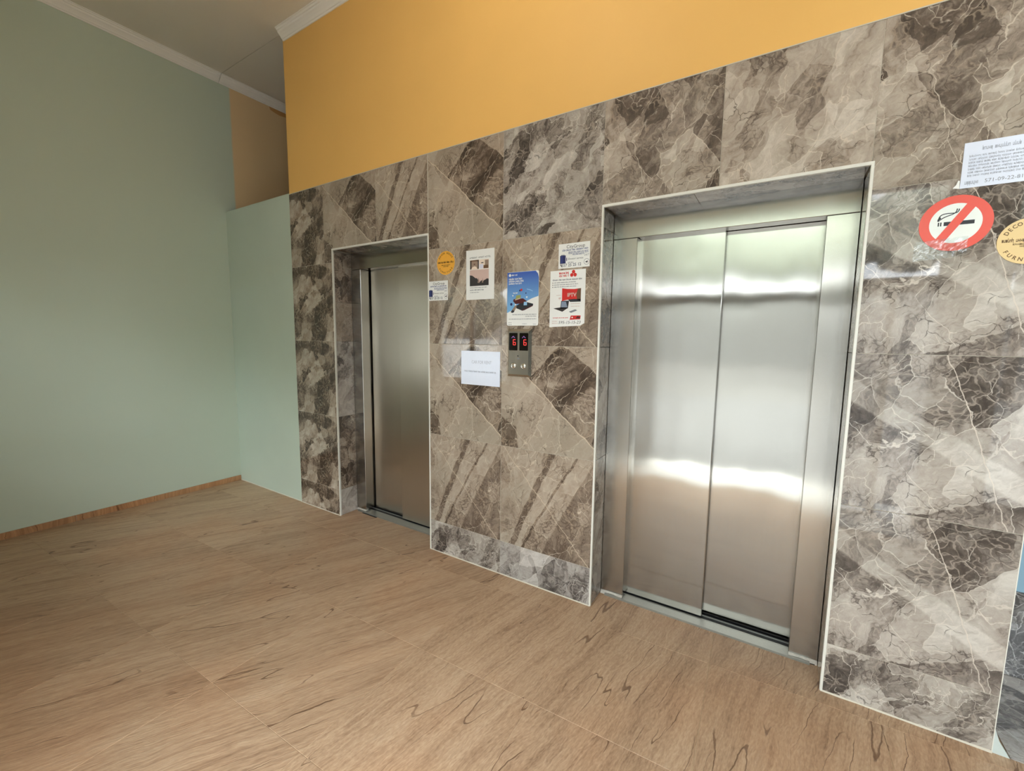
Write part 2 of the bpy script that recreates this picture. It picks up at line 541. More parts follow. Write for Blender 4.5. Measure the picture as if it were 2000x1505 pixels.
def obj(name, bm, mat, parent=None, smooth=False, loc=None):
    me = bpy.data.meshes.new(name)
    bmesh.ops.recalc_face_normals(bm, faces=list(bm.faces))
    bm.to_mesh(me)
    bm.free()
    if mat is not None:
        me.materials.append(mat)
    if smooth:
        for f in me.polygons:
            f.use_smooth = True
    o = bpy.data.objects.new(name, me)
    COL.objects.link(o)
    if parent is not None:
        o.parent = parent
    if loc is not None:
        o.location = loc
    return o


def box(name, x0, x1, y0, y1, z0, z1, mat, parent=None, bev=0.0, seg=2):
    bm = bmesh.new()
    add_box(bm, x0, x1, y0, y1, z0, z1)
    if bev:
        bevel_all(bm, bev, seg)
    return obj(name, bm, mat, parent)


def boxes(name, lst, mat, parent=None):
    bm = bmesh.new()
    for b in lst:
        add_box(bm, *b)
    return obj(name, bm, mat, parent)


def tag(o, label=None, cat=None, group=None, kind=None):
    for k, v in (('label', label), ('category', cat), ('group', group), ('kind', kind)):
        if v:
            o[k] = v
    return o


def empty(name, loc, label=None, cat=None, group=None, kind=None):
    o = bpy.data.objects.new(name, None)
    o.empty_display_size = 0.1
    COL.objects.link(o)
    o.location = loc
    return tag(o, label, cat, group, kind)


def inset_poly(pts, d):
    """Mitred inset of a counter-clockwise polygon."""
    n = len(pts)
    out = []
    for i in range(n):
        p0, p1, p2 = Vector(pts[i - 1]), Vector(pts[i]), Vector(pts[(i + 1) % n])
        a, b = (p1 - p0).normalized(), (p2 - p1).normalized()
        na, nb = Vector((-a.y, a.x)), Vector((-b.y, b.x))
        k = na + nb
        k = k / max(0.2, (1 + na.dot(nb)))
        out.append(p1 + k * d)
    return out


def tile_mesh(pts, thick, chamf, to3):
    """A chamfered tile from a polygon in its own plane; to3(u, v, depth) places it."""
    bm = bmesh.new()
    n = len(pts)
    ins = inset_poly(pts, chamf)
    front = [bm.verts.new(to3(p.x, p.y, 0.0)) for p in ins]
    rim = [bm.verts.new(to3(p[0], p[1], chamf)) for p in pts]
    back = [bm.verts.new(to3(p[0], p[1], thick)) for p in pts]
    bm.faces.new(front)
    bm.faces.new(back[::-1])
    for i in range(n):
        j = (i + 1) % n
        bm.faces.new((rim[i], rim[j], front[j], front[i]))
        bm.faces.new((back[i], back[j], rim[j], rim[i]))
    return bm


def rect(x0, x1, z0, z1):
    return [(x0, z0), (x1, z0), (x1, z1), (x0, z1)]


# ================================================================== THE ROOM
CEIL = 3.82
XL, XB, XC, XD, XE, XF, XG = -4.560, -3.503, -2.962, -1.977, -0.802, 0.228, 0.731
XR = 4.6
ZT, ZD = 2.60, 2.11
RV = 0.165                                  # depth of the door reveals
TH = 0.009                                  # tile thickness

# floor: a grout bed that carries 60 cm stone tiles
floor = box('floor', XL - 0.1, XR + 0.1, FY - 0.2, 1.8, -0.10, -0.0015, M_grout)
tag(floor, kind='structure')
rotz = math.radians(2.3)
org = Vector((-0.762, -0.72, 0))
tile_me = {}
for i in range(-8, 8):
    for j in range(-4, 3):
        c = Vector((i * 0.6, j * 0.6, 0))
        c.rotate(Matrix.Rotation(rotz, 3, 'Z'))
        c += org
        mid = c + Vector((0.3, 0.3, 0))
        if mid.x < XL - 0.35 or mid.x > 3.4 or mid.y < FY - 0.2 or mid.y > 0.42:
            continue
        if mid.x > 1.0 and mid.y > 0.05:
            continue
        fm = 'b' if i >= -1 else 'a'
        if fm not in tile_me:
            bm = tile_mesh(rect(0.0008, 0.5992, 0.0008, 0.5992), 0.010, 0.0009, lambda u, v, d: (u, v, -d))
            o = obj('tile', bm, M_floor_b if fm == 'b' else M_floor, floor)
            tile_me[fm] = o.data
        else:
            o = bpy.data.objects.new('tile', tile_me[fm])
            COL.objects.link(o)
            o.parent = floor
        o.location = (c.x, c.y, 0)
        o.rotation_euler = (0, 0, rotz)
# grey marble floor of the side passage, beside the end of the tiled wall
for k in range(4):
    bm = tile_mesh(rect(0, 0.598, 0, 0.56), 0.012, 0.001, lambda u, v, d: (u, v, -d))
    obj('tile', bm, MB['grey'], floor, loc=(XG + 0.046 + k * 0.6, 0.0, 0.004))

# ceiling, with the joint where the recess begins
ceil = box('ceiling', XL - 0.1, XR + 0.1, FY - 0.2, 0.004, CEIL, CEIL + 0.1, M_white_paint)
tag(ceil, kind='structure')
box('ceiling_panel', XL - 0.1, XR + 0.1, 0.010, 1.8, CEIL + 0.003, CEIL + 0.1, M_white_paint, ceil)
box('ceiling_slab', XL - 0.2, XR + 0.2, FY - 0.25, 1.9, CEIL + 0.1, CEIL + 0.25, M_white_paint, ceil)

# left wall, and a brushed-over streak of ochre below the cornice in the recess
wl = box('wall_left', XL - 0.15, XL, FY - 0.2, 1.8, -0.1, CEIL + 0.05, M_left)
tag(wl, kind='structure')
bm = bmesh.new()
pr = [(0.463, 3.762), (0.50, 3.757), (0.56, 3.757), (0.62, 3.762), (0.665, 3.757), (0.665, 3.70), (0.63, 3.716),
      (0.57, 3.708), (0.52, 3.715), (0.475, 3.727)]
f1 = [bm.verts.new((XL + 0.0008, y, z)) for y, z in pr]
f0 = [bm.verts.new((XL - 0.0005, y, z)) for y, z in pr]
bm.faces.new(f1)
for i in range(len(pr)):
    j = (i + 1) % len(pr)
    bm.faces.new((f0[i], f0[j], f1[j], f1[i]))
obj('paint_streak', bm, plain('brown_paint_streak', lin(198, 150, 96), 0.5), wl)

tag(box('wall_recess', XL - 0.1, XR + 0.1, 1.52, 1.63, -0.1, CEIL + 0.05, M_ochre), kind='structure')
wp = box('wall_partition', XL - 0.02, XB, 0.004, 0.088, -0.05, 2.612, M_sage)
tag(wp, kind='structure')

# lift wall: plastered core round the two openings, ochre above the tiles
wb = boxes('wall_back', [
    (XB, XC - 0.012, 0.0014, 0.34, 0.0, ZD + 0.012),
    (XD + 0.012, XE - 0.012, 0.0014, 0.34, 0.0, ZD + 0.012),
    (XF + 0.012, XG - 0.002, 0.0014, 0.60, 0.0, ZD + 0.012),
    (XB, XG - 0.002, 0.0014, 0.34, ZD + 0.012, 2.597),
    (XC - 0.2, XD + 0.2, 0.34, 0.50, 0.0, 2.6),
    (XE - 0.2, XF + 0.2, 0.34, 0.50, 0.0, 2.6),
], M_wgrout)
tag(wb, kind='structure')
box('plaster', XB, XR + 0.05, 0.004, 0.34, 2.597, CEIL + 0.02, M_ochre, wb)

GAP = 0.0008


def front_tile(pts, ox, oz, key):
    """A wall tile; ox, oz is the corner of the whole 60 cm print it was cut from."""
    p2 = [(x - ox, z - oz) for x, z in pts]
    bm = tile_mesh(p2, TH, 0.0010, lambda u, v, d: (u, d, v))
    return obj('tile', bm, MB[key], wb, loc=(ox, 0, oz))


def R(x0, x1, z0, z1):
    return rect(x0 + GAP, x1 - GAP, z0 + GAP, z1 - GAP)


rows = [0.0, 0.215, 0.815, 1.415, 2.015, 2.60]
ozs = [-0.385, 0.215, 0.815, 1.415, 2.015]
lay = 0.006                                   # the edge profiles take the last millimetres
for (x0, x1, ox, keys) in (
        (XB, XC - lay, XB - 0.06, ['swirl', 'swirl', 'swirl', 'swirl']),
        (XD + lay, -1.398, -1.998, ['mixed', 'bands', 'split', 'bands', 'split']),
        (-1.398, XE - lay, -1.398, ['grey', 'bands', 'split', 'bands']),
        (XF + lay, XG, 0.150, ['mixed', 'slab', 'slab', 'slab'])):
    for k, key in enumerate(keys):
        front_tile(R(x0, x1, rows[k], rows[k + 1]), ox, ozs[k], key)
zt = ZD + lay
front_tile(R(XB, -3.06, 2.015, ZT), -3.66, 2.015, 'swirl')
front_tile([(-3.06 + GAP, 2.015 + GAP), (XC - lay - GAP, 2.015 + GAP), (XC - lay - GAP, zt + GAP), (-2.463 - GAP, zt + GAP),
            (-2.463 - GAP, ZT - GAP), (-3.06 + GAP, ZT - GAP)], -3.06, 2.015, 'split')
front_tile(R(-2.463, XD + 0.0, zt, ZT), -2.55, 2.015, 'bands')
front_tile([(-1.398 + GAP, 2.015 + GAP), (XE - lay - GAP, 2.015 + GAP), (XE - lay - GAP, ZT - GAP), (-1.398 + GAP, ZT - GAP)],
           -1.398, 2.015, 'mixed')
front_tile(R(XE - 0.0005 - lay, -0.283, zt, ZT), -0.87, 2.015, 'streak')
front_tile(R(-0.283, XF, zt, ZT), -0.36, 2.015, 'pale')
front_tile([(XF + lay + GAP, 2.015 + GAP), (XG - GAP, 2.015 + GAP), (XG - GAP, ZT - GAP), (XF + GAP, ZT - GAP), (XF + GAP, zt + GAP),
            (XF + lay + GAP, zt + GAP)], 0.16, 2.015, 'streak')


def reveal_tiles(x, face, zs, keys):
    """Cut tiles on the cheek of an opening; face +1 looks towards +x."""
    for k in range(len(zs) - 1):
        p = rect(0.012, RV, zs[k] + GAP, zs[k + 1] - GAP)
        p2 = [(u, v - zs[k]) for u, v in p]
        if face > 0:
            bm = tile_mesh(p2, TH, 0.001, lambda u, v, d: (-d, u, v))
        else:
            bm = tile_mesh(p2, TH, 0.001, lambda u, v, d: (d, u, v))
        obj('tile', bm, MB[keys[k % len(keys)]], wb, loc=(x, 0, zs[k]))


zs = [0.0, 0.215, 0.815, 1.415, 1.718, 2.10]
reveal_tiles(XC, 1, zs, ['mixed', 'swirl', 'mixed', 'bands', 'swirl'])
reveal_tiles(XD, -1, zs, ['swirl', 'mixed', 'bands', 'swirl', 'mixed'])
zs = [0.0, 0.215, 0.815, 1.415, 2.015, 2.10]
reveal_tiles(XE, 1, zs, ['grey', 'mixed', 'streak', 'swirl', 'grey'])
reveal_tiles(XF, -1, zs, ['mixed', 'streak', 'swirl', 'mixed', 'grey'])
for (xa, xb2, keys) in ((XC, XD, ['swirl', 'streak']), (XE, XF, ['streak', 'mixed'])):
    xm = (xa + xb2) / 2 - 0.1
    for (p, q2, key) in ((xa + 0.001, xm, keys[0]), (xm, xb2 - 0.001, keys[1])):
        bm = tile_mesh([(0, 0.012), (q2 - p - 0.0015, 0.012), (q2 - p - 0.0015, RV), (0, RV)], TH, 0.001, lambda u, v, d: (u, v, d))
        obj('tile', bm, MB[key], wb, loc=(p, 0, ZD))

# pale line of filler along the top of the tiles and along the floor
box('filler_line', XB, XG, -0.0012, 0.004, ZT - 0.001, ZT + 0.003, M_caulk, wb)


def caulk_bead(name, pts, r, parent=None):
    """A slightly wavering bead along a line on the floor."""
    bm = bmesh.new()
    (xa, ya), (xb_, yb) = pts
    n = max(2, int(math.hypot(xb_ - xa, yb - ya) / 0.06))
    d = Vector((xb_ - xa, yb - ya, 0)).normalized()
    nr = Vector((d.y, -d.x, 0))
    prev = None
    for i in range(n + 1):
        t = i / n
        c = Vector((xa + (xb_ - xa) * t, ya + (yb - ya) * t, 0))
        k = r * (0.8 + 0.5 * mnoise.noise((i * 0.7, xa, ya)))
        ring = [bm.verts.new(c + nr * k + Vector((0, 0, 0.0002))), bm.verts.new(c + nr * k * 0.5 + Vector((0, 0, k * 0.6))),
                bm.verts.new(c + Vector((0, 0, k)))]
        if prev:
            for a in range(2):
                bm.faces.new((prev[a], ring[a], ring[a + 1], prev[a + 1]))
        prev = ring
    return obj(name, bm, M_caulk, parent)


for a, b in (((XL, 0.004), (XB, 0.004)), ((XB, 0), (XC, 0)), ((XD, 0), (XE, 0)), ((XF, 0), (XG, 0))):
    tag(caulk_bead('trim_1', (a, b), 0.006), kind='structure')

# baseboard of the left wall: strips of the floor stone
bb = box('baseboard_left', XL, XL + 0.007, FY, 0.003, 0.0, 0.046, M_wgrout)
tag(bb, kind='structure')
yv = 0.0
k = 0
while yv > FY + 0.01:
    y0 = max(FY, yv - 0.6)
    bm = tile_mesh(rect(0, yv - y0 - 0.0016, 0, 0.049), 0.007, 0.001, lambda u, v, d: (-d, u, v))
    obj('tile', bm, M_base, bb, loc=(XL + 0.009, y0, 0.001))
    yv -= 0.6

# plaster ceiling cornices
PROFILE = [(0.0, 0.0), (0.0, -0.066), (0.007, -0.066), (0.011, -0.058), (0.016, -0.056), (0.024, -0.046), (0.036, -0.034),
           (0.046, -0.026), (0.049, -0.016), (0.056, -0.014), (0.062, -0.006), (0.070, -0.004), (0.070, 0.0)]


def cornice(name, a, b, out):
    """Sweep the profile from a to b; out is the direction it stands off the wall."""
    bm = bmesh.new()
    rings = []
    for e in (a, b):
        rings.append([bm.verts.new(Vector(e) + Vector(out) * d + Vector((0, 0, CEIL + h))) for d, h in PROFILE])
    n = len(PROFILE)
    for i in range(n):
        j = (i + 1) % n
        bm.faces.new((rings[0][i], rings[0][j], rings[1][j], rings[1][i]))
    bm.faces.new(rings[0])
    bm.faces.new(rings[1][::-1])
    return tag(obj(name, bm, M_cornice), kind='structure')


cornice('trim_2', (XL, FY, 0), (XL, 0.001, 0), (1, 0, 0))
cornice('trim_3', (XL, 0.006, 0), (XL, 1.55, 0), (1, 0, 0))
cornice('trim_4', (XB + 0.012, 0.004, 0), (XR, 0.004, 0), (0, -1, 0))

# right side: the wall's plaster foot, the blue wall and its black stone dado in the passage
bm = bmesh.new()
pts = [(XG - 0.003, 0.0), (XG + 0.045, 0.0), (XG + 0.016, 0.047), (XG + 0.002, 0.090)]
fa = [bm.verts.new((x, 0.0, z)) for x, z in pts]
fb = [bm.verts.new((x, 0.03, z)) for x, z in pts]
bm.faces.new(fa)
bm.faces.new(fb[::-1])
for i in range(4):
    j = (i + 1) % 4
    bm.faces.new((fa[i], fb[i], fb[j], fa[j]))
obj('plaster_foot', bm, plain('pale_plaster', lin(196, 206, 202), 0.7), wb)
box('edge_strip', XG - 0.0015, XG + 0.001, -0.0008, 0.006, 0.0, ZT, M_trim, wb)
wa = box('wall_passage', XG, XR + 0.1, 0.56, 0.72, -0.05, CEIL, M_blue)
tag(wa, kind='structure')
for k in range(4):
    bm = tile_mesh(rect(0, 0.598, 0, 0.385), 0.012, 0.001, lambda u, v, d: (u, d, v))
    obj('tile', bm, M_black_stone, wa, loc=(XG + 0.003 + k * 0.6, 0.549, 0.006))
tag(box('wall_right', XR, XR + 0.15, FY - 0.2, 1.8, -0.1, CEIL + 0.05, M_sage), kind='structure')
tag(box('wall_rear', XL - 0.1, XR + 0.1, 1.62, 1.8, -0.1, CEIL + 0.05, M_sage), kind='structure')

# street facade behind the camera, with the entrance and two windows
x0, x1 = XL - 0.15, XR + 0.15
ya, yb = FY - 0.2, FY
wf = boxes('wall_front', [
    (x0, WL[0], ya, yb, -0.1, CEIL + 0.05), (WL[0], WL[1], ya, yb, -0.1, WL[2]), (WL[0], WL[1], ya, yb, WL[3], CEIL + 0.05),
    (WL[1], ENT[0], ya, yb, -0.1, CEIL + 0.05), (ENT[0], ENT[1], ya, yb, ENT[3], CEIL + 0.05),
    (ENT[1], WR[0], ya, yb, -0.1, CEIL + 0.05), (WR[0], WR[1], ya, yb, -0.1, WR[2]), (WR[0], WR[1], ya, yb, WR[3], CEIL + 0.05),
    (WR[1], x1, ya, yb, -0.1, CEIL + 0.05)], M_facade)
tag(wf, kind='structure')
for nm, r, mull in (('window_1', WL, [-3.575]), ('window_2', WR, [2.33, 3.34])):
    w = empty(nm, ((r[0] + r[1]) / 2, FY - 0.1, r[2]), kind='structure')
    cx = (r[0] + r[1]) / 2
    fb_ = [(r[0], r[0] + 0.05), (r[1] - 0.05, r[1])] + [(m - 0.025, m + 0.025) for m in mull]
    bl = [(a - cx, b - cx, -0.03, 0.03, 0, r[3] - r[2]) for a, b in fb_]
    bl += [(r[0] - cx, r[1] - cx, -0.03, 0.03, 0, 0.05), (r[0] - cx, r[1] - cx, -0.03, 0.03, r[3] - r[2] - 0.05, r[3] - r[2])]
    boxes('window_frame', bl, M_trim, w)
    xs = sorted([r[0] + 0.05] + mull + [r[1] - 0.05])
    for a, b in zip(xs, xs[1:]):
        box('pane', a - cx, b - cx, -0.004, 0.004, 0.05, r[3] - r[2] - 0.05, M_glass, w)
# entrance: frame with a header, transom glass above and an ironwork side light
d3 = empty('door_3', (0, FY - 0.1, 0), kind='structure')
boxes('door_frame', [(ENT[0], ENT[0] + 0.06, -0.05, 0.05, 0, ENT[3]), (ENT[1] - 0.06, ENT[1], -0.05, 0.05, 0, ENT[3]),
                     (ENT[0], ENT[1], -0.05, 0.05, ENT[3] - 0.05, ENT[3]), (ENT[0], ENT[1], -0.05, 0.05, 1.86, 1.98),
                     (0.70, 0.74, -0.05, 0.05, 0, 1.9), (0.46, 0.50, -0.05, 0.05, 0, 1.9)], M_street_wall, d3)
box('transom_pane', ENT[0] + 0.06, ENT[1] - 0.06, -0.004, 0.004, 1.98, ENT[3] - 0.05, M_glass, d3)
box('side_pane', 0.50, 0.70, -0.004, 0.004, 0.04, 1.86, M_frost, d3)


def tube(bm, pts, r, n=6):
    prev = None
    m = len(pts)
    for i, p in enumerate(pts):
        p = Vector(p)
        a = Vector(pts[max(0, i - 1)])
        b = Vector(pts[min(m - 1, i + 1)])
        d = (b - a).normalized()
        u = d.cross(Vector((0, 1, 0)))
        if u.length < 1e-4:
            u = d.cross(Vector((1, 0, 0)))
        u.normalize()
        v = d.cross(u)
        ring = [bm.verts.new(p + (u * math.cos(2 * PI * k / n) + v * math.sin(2 * PI * k / n)) * r) for k in range(n)]
        if prev:
            for k in range(n):
                bm.faces.new((prev[k], prev[(k + 1) % n], ring[(k + 1) % n], ring[k]))
        else:
            bm.faces.new(ring[::-1])
        prev = ring
    bm.faces.new(prev)


bm = bmesh.new()
for kz in range(6):
    zc = 0.30 + kz * 0.28
    for s in (-1, 1):
        pts = []
        for i in range(26):
            th = i / 25 * 2.2 * PI
            rr = 0.008 + 0.056 * i / 25
            pts.append((0.60 + s * (0.052 - rr * math.cos(th) * 0.7), 0.02, zc + s * rr * math.sin(th)))
        tube(bm, pts, 0.005, 5)
obj('iron_scrolls', bm, M_iron, d3, True)

# ================================================================== LIFT DOORS
def lift(name, xa, xb_, front_left, label):
    """Steel lift entrance in the tiled opening from xa to xb_. front_left: which leaf runs in front."""
    cx = (xa + xb_) / 2
    root = empty(name, (cx, 0, 0), label, 'elevator door', None, 'structure')
    L, Rr = xa - cx, xb_ - cx
    jl, jr = L + 0.128, Rr - 0.112
    if not front_left:
        jl, jr = L + 0.112, Rr - 0.128
    y1 = RV + 0.125
    # jambs and header, each a folded steel box
    box('jamb', L + 0.001, jl, RV, y1, 0.018, 1.979, M_steel_frame, root, 0.0015, 1)
    box('jamb', jr, Rr - 0.001, RV, y1, 0.018, 1.979, M_steel_frame, root, 0.0015, 1)
    box('header', L + 0.001, Rr - 0.001, RV, RV + 0.08, 1.981, ZD + 0.005, M_steel_frame, root, 0.0015, 1)
    # two sliding leaves
    mid = -0.268 - cx if front_left else -2.482 - cx
    yf, yr = RV + 0.052, RV + 0.090
    fl, fr_ = (jl - 0.03, mid) if front_left else (mid, jr + 0.03)
    rl, rr = (mid - 0.04, jr + 0.03) if front_left else (jl + 0.014, mid + 0.04)
    for (a, b, yy_, lab) in ((fl, fr_, yf, 'front sliding leaf'), (rl, rr, yr, 'rear sliding leaf set back')):
        lf = box('door_leaf', 0, b - a, 0, 0.024, 0, 1.985, M_steel if front_left else M_steel_dull, root, 0.0028, 2)
        lf.location = (a, yy_, 0.016)
        lf['label'] = lab
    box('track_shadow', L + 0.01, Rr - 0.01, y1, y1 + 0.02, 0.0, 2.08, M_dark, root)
    # threshold with guide grooves
    bm = bmesh.new()
    add_box(bm, L + 0.03, Rr - 0.03, RV - 0.022, RV - 0.016, -0.002, 0.0105)
    add_box(bm, L + 0.03, Rr - 0.03, RV - 0.016, yf - 0.012, -0.002, 0.010)
    add_box(bm, L + 0.03, Rr - 0.03, yf - 0.010, yf - 0.004, -0.002, 0.010)
    add_box(bm, L + 0.03, Rr - 0.03, yf + 0.030, yr - 0.004, -0.002, 0.010)
    obj('threshold', bm, M_alu, root)
    box('sill_gap_shade', L + 0.01, Rr - 0.01, RV - 0.010, y1 + 0.01, -0.002, 0.003, M_dark, root)  # dark sheet painted as the shade in the gap below the leaves
    # chipped mortar under the jamb feet
    for (a, b) in ((L + 0.002, jl), (jr, Rr - 0.002)):
        bm = bmesh.new()
        n = 8
        prev = None
        for i in range(n + 1):
            x = a + (b - a) * i / n
            h = 0.017 + 0.004 * mnoise.noise((x * 31, 2.0, cx))
            dy = 0.010 + 0.006 * mnoise.noise((x * 23, 5.0, cx))
            ring = [bm.verts.new((x, RV - dy, 0.0)), bm.verts.new((x, RV - dy + 0.004, h * 0.7)), bm.verts.new((x, RV + 0.002, h)),
                    bm.verts.new((x, RV + 0.02, h)), bm.verts.new((x, RV + 0.02, 0.0))]
            if prev:
                for c in range(5):
                    bm.faces.new((prev[c], prev[(c + 1) % 5], ring[(c + 1) % 5], ring[c]))
            else:
                bm.faces.new(ring)
            prev = ring
        bm.faces.new(prev[::-1])
        obj('mortar_foot', bm, M_mortar, root)
    if not front_left:
        box('filler_gap', L + 0.10, L + 0.27, RV - 0.034, RV - 0.024, 0.0005, 0.0025, M_dark, root)
    # pale quarter-round profiles along the tile edges
    w = 0.011
    box('edge_profile', L - 0.007, L - 0.007 + w, -0.0028, 0.012, 0.0, ZD + 0.0085, M_trim, root, 0.0025)
    box('edge_profile', Rr + 0.0085 - w, Rr + 0.0085, -0.0028, 0.012, 0.0, ZD + 0.0085, M_trim, root, 0.0025)
    box('edge_profile', L - 0.0071, Rr + 0.0085, -0.0027, 0.012, ZD - 0.005, ZD + 0.0085, M_trim, root, 0.0025)
    return root


lift('door_1', XC, XD, False, 'dull brushed steel lift door beside the sage green wall, its rear leaf at the left')
lift('door_2', XE, XF, True, 'bright brushed steel lift door between the paper posters and the no-smoking sign')

# ================================================================== CALL PANEL
px, pz, pw, ph = -1.274, 1.2375, 0.157, 0.271
pan = empty('call_panel', (px, 0, pz), 'brushed steel lift call panel with two red digit displays and two buttons', 'call panel')
bm = bmesh.new()
lo = rect(-pw / 2, pw / 2, 0, ph)
hi = rect(-pw / 2 + 0.013, pw / 2 - 0.013, 0.013, ph - 0.013)
d = 0.016
a = [bm.verts.new((x, -0.0002, z)) for x, z in lo]
b = [bm.verts.new((x, -0.004, z)) for x, z in lo]
c = [bm.verts.new((x, -d, z)) for x, z in hi]
bm.faces.new(a[::-1])
for i in range(4):
    j = (i + 1) % 4
    bm.faces.new((a[i], a[j], b[j], b[i]))
    bm.faces.new((b[i], b[j], c[j], c[i]))
obj('bevelled_rim', bm, M_rim, pan)
bm = bmesh.new()
bm.faces.new([bm.verts.new((x, -d, z)) for x, z in hi])
obj('face_plate', bm, M_steel_panel, pan)


def rounded(x0, x1, z0, z1, r, n=4):
    pts = []
    for cx, cz, a0 in ((x1 - r, z0 + r, -PI / 2), (x1 - r, z1 - r, 0), (x0 + r, z1 - r, PI / 2), (x0 + r, z0 + r, PI)):
        for k in range(n + 1):
            a_ = a0 + PI / 2 * k / n
            pts.append((cx + r * math.cos(a_), cz + r * math.sin(a_)))
    return pts


def slab(name, pts, y, thick, mat, parent, smooth=False):
    """A thin extruded outline lying in the wall plane, its front at y."""
    bm = bmesh.new()
    fr = [bm.verts.new((x, y, z)) for x, z in pts]
    bk = [bm.verts.new((x, y + thick, z)) for x, z in pts]
    bm.faces.new(fr)
    bm.faces.new(bk[::-1])
    n = len(pts)
    for i in range(n):
        j = (i + 1) % n
        bm.faces.new((fr[i], bk[i], bk[j], fr[j]))
    return obj(name, bm, mat, parent, smooth)


def seg_box(bm, x0, x1, z0, z1, y):
    add_box(bm, x0, x1, y, y + 0.0003, z0, z1)


for sx in (-0.0352, 0.0352):
    sc = slab('display', rounded(sx - 0.0285, sx + 0.0285, 0.150, 0.249, 0.004), -d - 0.0008, 0.001, M_black, pan)
    dx = sx + 0.008
    bm = bmesh.new()
    w_, h_, t_ = 0.0078, 0.0148, 0.0040
    zc = 0.196
    yl = -d - 0.0012
    for (u0, u1, v0, v1) in ((-w_, w_, h_ - t_ / 2, h_ + t_ / 2), (-w_, w_, -t_ / 2, t_ / 2), (-w_, w_, -h_ - t_ / 2, -h_ + t_ / 2),
                             (-w_ - t_ / 2, -w_ + t_ / 2, -h_, h_), (w_ - t_ / 2, w_ + t_ / 2, -h_, 0)):
        seg_box(bm, dx + u0, dx + u1, zc + v0, zc + v1, yl)
    obj('digit', bm, M_led, sc)
    bm = bmesh.new()
    for s in (-1, 1):
        vs = [bm.verts.new((sx + s * 0.000 + xx * s, yl, zz)) for xx, zz in ((0, 0.2325), (0.011, 0.2235), (0.011, 0.2185), (0, 0.2275))]
        bm.faces.new(vs if s > 0 else vs[::-1])
    obj('up_arrow', bm, M_led2, sc)
bm = bmesh.new()
bmesh.ops.create_cone(bm, cap_ends=True, segments=16, radius1=0.0042, radius2=0.0036, depth=0.002,
                      matrix=Matrix.Translation((-0.003, -d - 0.0008, 0.119)) @ Matrix.Rotation(PI / 2, 4, 'X'))
obj('key_switch', bm, M_ink, pan)
slab('emblem', [(-0.008, 0.101), (0.009, 0.101), (0.010, 0.103), (0.004, 0.106), (0.001, 0.110), (-0.003, 0.106), (-0.010, 0.103)],
     -d - 0.0004, 0.0003, M_greyink, pan)
for bx_ in (-0.030, 0.036):
    bm = bmesh.new()
    prof = [(0.0165, 0.0), (0.0165, 0.0035), (0.0145, 0.0055), (0.0122, 0.0050), (0.0118, 0.0030), (0.0108, 0.0050), (0.0075, 0.0062), (0.0, 0.0066)]
    ns = 24
    rings = []
    for r_, h_ in prof:
        if r_ == 0:
            rings.append([bm.verts.new((bx_, -d - h_, 0.062))])
        else:
            rings.append([bm.verts.new((bx_ + r_ * math.cos(2 * PI * k / ns), -d - h_, 0.062 + r_ * math.sin(2 * PI * k / ns))) for k in range(ns)])
    for r0, r1 in zip(rings, rings[1:]):
        for k in range(ns):
            if len(r1) == 1:
                bm.faces.new((r0[k], r0[(k + 1) % ns], r1[0]))
            else:
                bm.faces.new((r0[k], r0[(k + 1) % ns], r1[(k + 1) % ns], r1[k]))
    obj('button', bm, M_chrome, pan, True)


# ================================================================== ADDED FILL LAMPS (out of view, put in to brighten the ochre wall and floor)
g = G('fill_lamp_glow')
g.b.inputs['Base Color'].default_value = (0.9, 0.88, 0.84, 1)
g.b.inputs['Emission Color'].default_value = (1.0, 0.96, 0.90, 1)
g.b.inputs['Emission Strength'].default_value = 9.5
M_opal = g.m
for lx, ly, lab in ((-1.15, -1.35, 'added white globe fill lamp, out of view, before the left lift'),
                    (1.35, -1.30, 'added white globe fill lamp, out of view, beyond the right end of the tiles')):
    lampo = empty('fill_lamp', (lx, ly, CEIL), lab, 'lamp', 'added globe fill lamps')
    bm = bmesh.new()
    bmesh.ops.create_cone(bm, cap_ends=True, segments=24, radius1=0.07, radius2=0.09, depth=0.03, matrix=Matrix.Translation((0, 0, -0.015)))
    obj('base', bm, M_trim, lampo)
    bm = bmesh.new()
    bmesh.ops.create_uvsphere(bm, u_segments=24, v_segments=14, radius=0.14, matrix=Matrix.Translation((0, 0, -0.155)))
    obj('globe', bm, M_opal, lampo, True)

# ================================================================== PAPERS ON THE WALL
_dg = None


def text_mesh(s, size, align='CENTER', shear=0.0, bold=0.0):
    cu = bpy.data.curves.new('lettering', 'FONT')
    cu.body = s
    cu.size = size
    cu.align_x = align
    cu.align_y = 'CENTER'
    cu.shear = shear
    cu.offset = bold
    cu.resolution_u = 2
    o = bpy.data.objects.new('lettering', cu)
    COL.objects.link(o)
    dg = bpy.context.evaluated_depsgraph_get()
    me = bpy.data.meshes.new_from_object(o.evaluated_get(dg))
    bpy.data.objects.remove(o)
    bpy.data.curves.remove(cu)
    return me


def text(parent, s, x, z, size, mat, y, align='CENTER', rot=0.0, shear=0.0, bold=0.0, width=None, name='lettering'):
    me = text_mesh(s, size, align, shear, bold)
    if width:
        xs = [v.co.x for v in me.vertices]
        k = width / max(1e-6, max(xs) - min(xs))
        me.transform(Matrix.Diagonal((k, 1, 1, 1)))
    me.transform(Matrix.Rotation(PI / 2, 4, 'X'))
    me.transform(Matrix.Rotation(-rot, 4, 'Y'))
    me.transform(Matrix.Translation((x, y, z)))
    me.materials.clear()
    me.materials.append(mat)
    o = bpy.data.objects.new(name, me)
    COL.objects.link(o)
    o.parent = parent
    return o


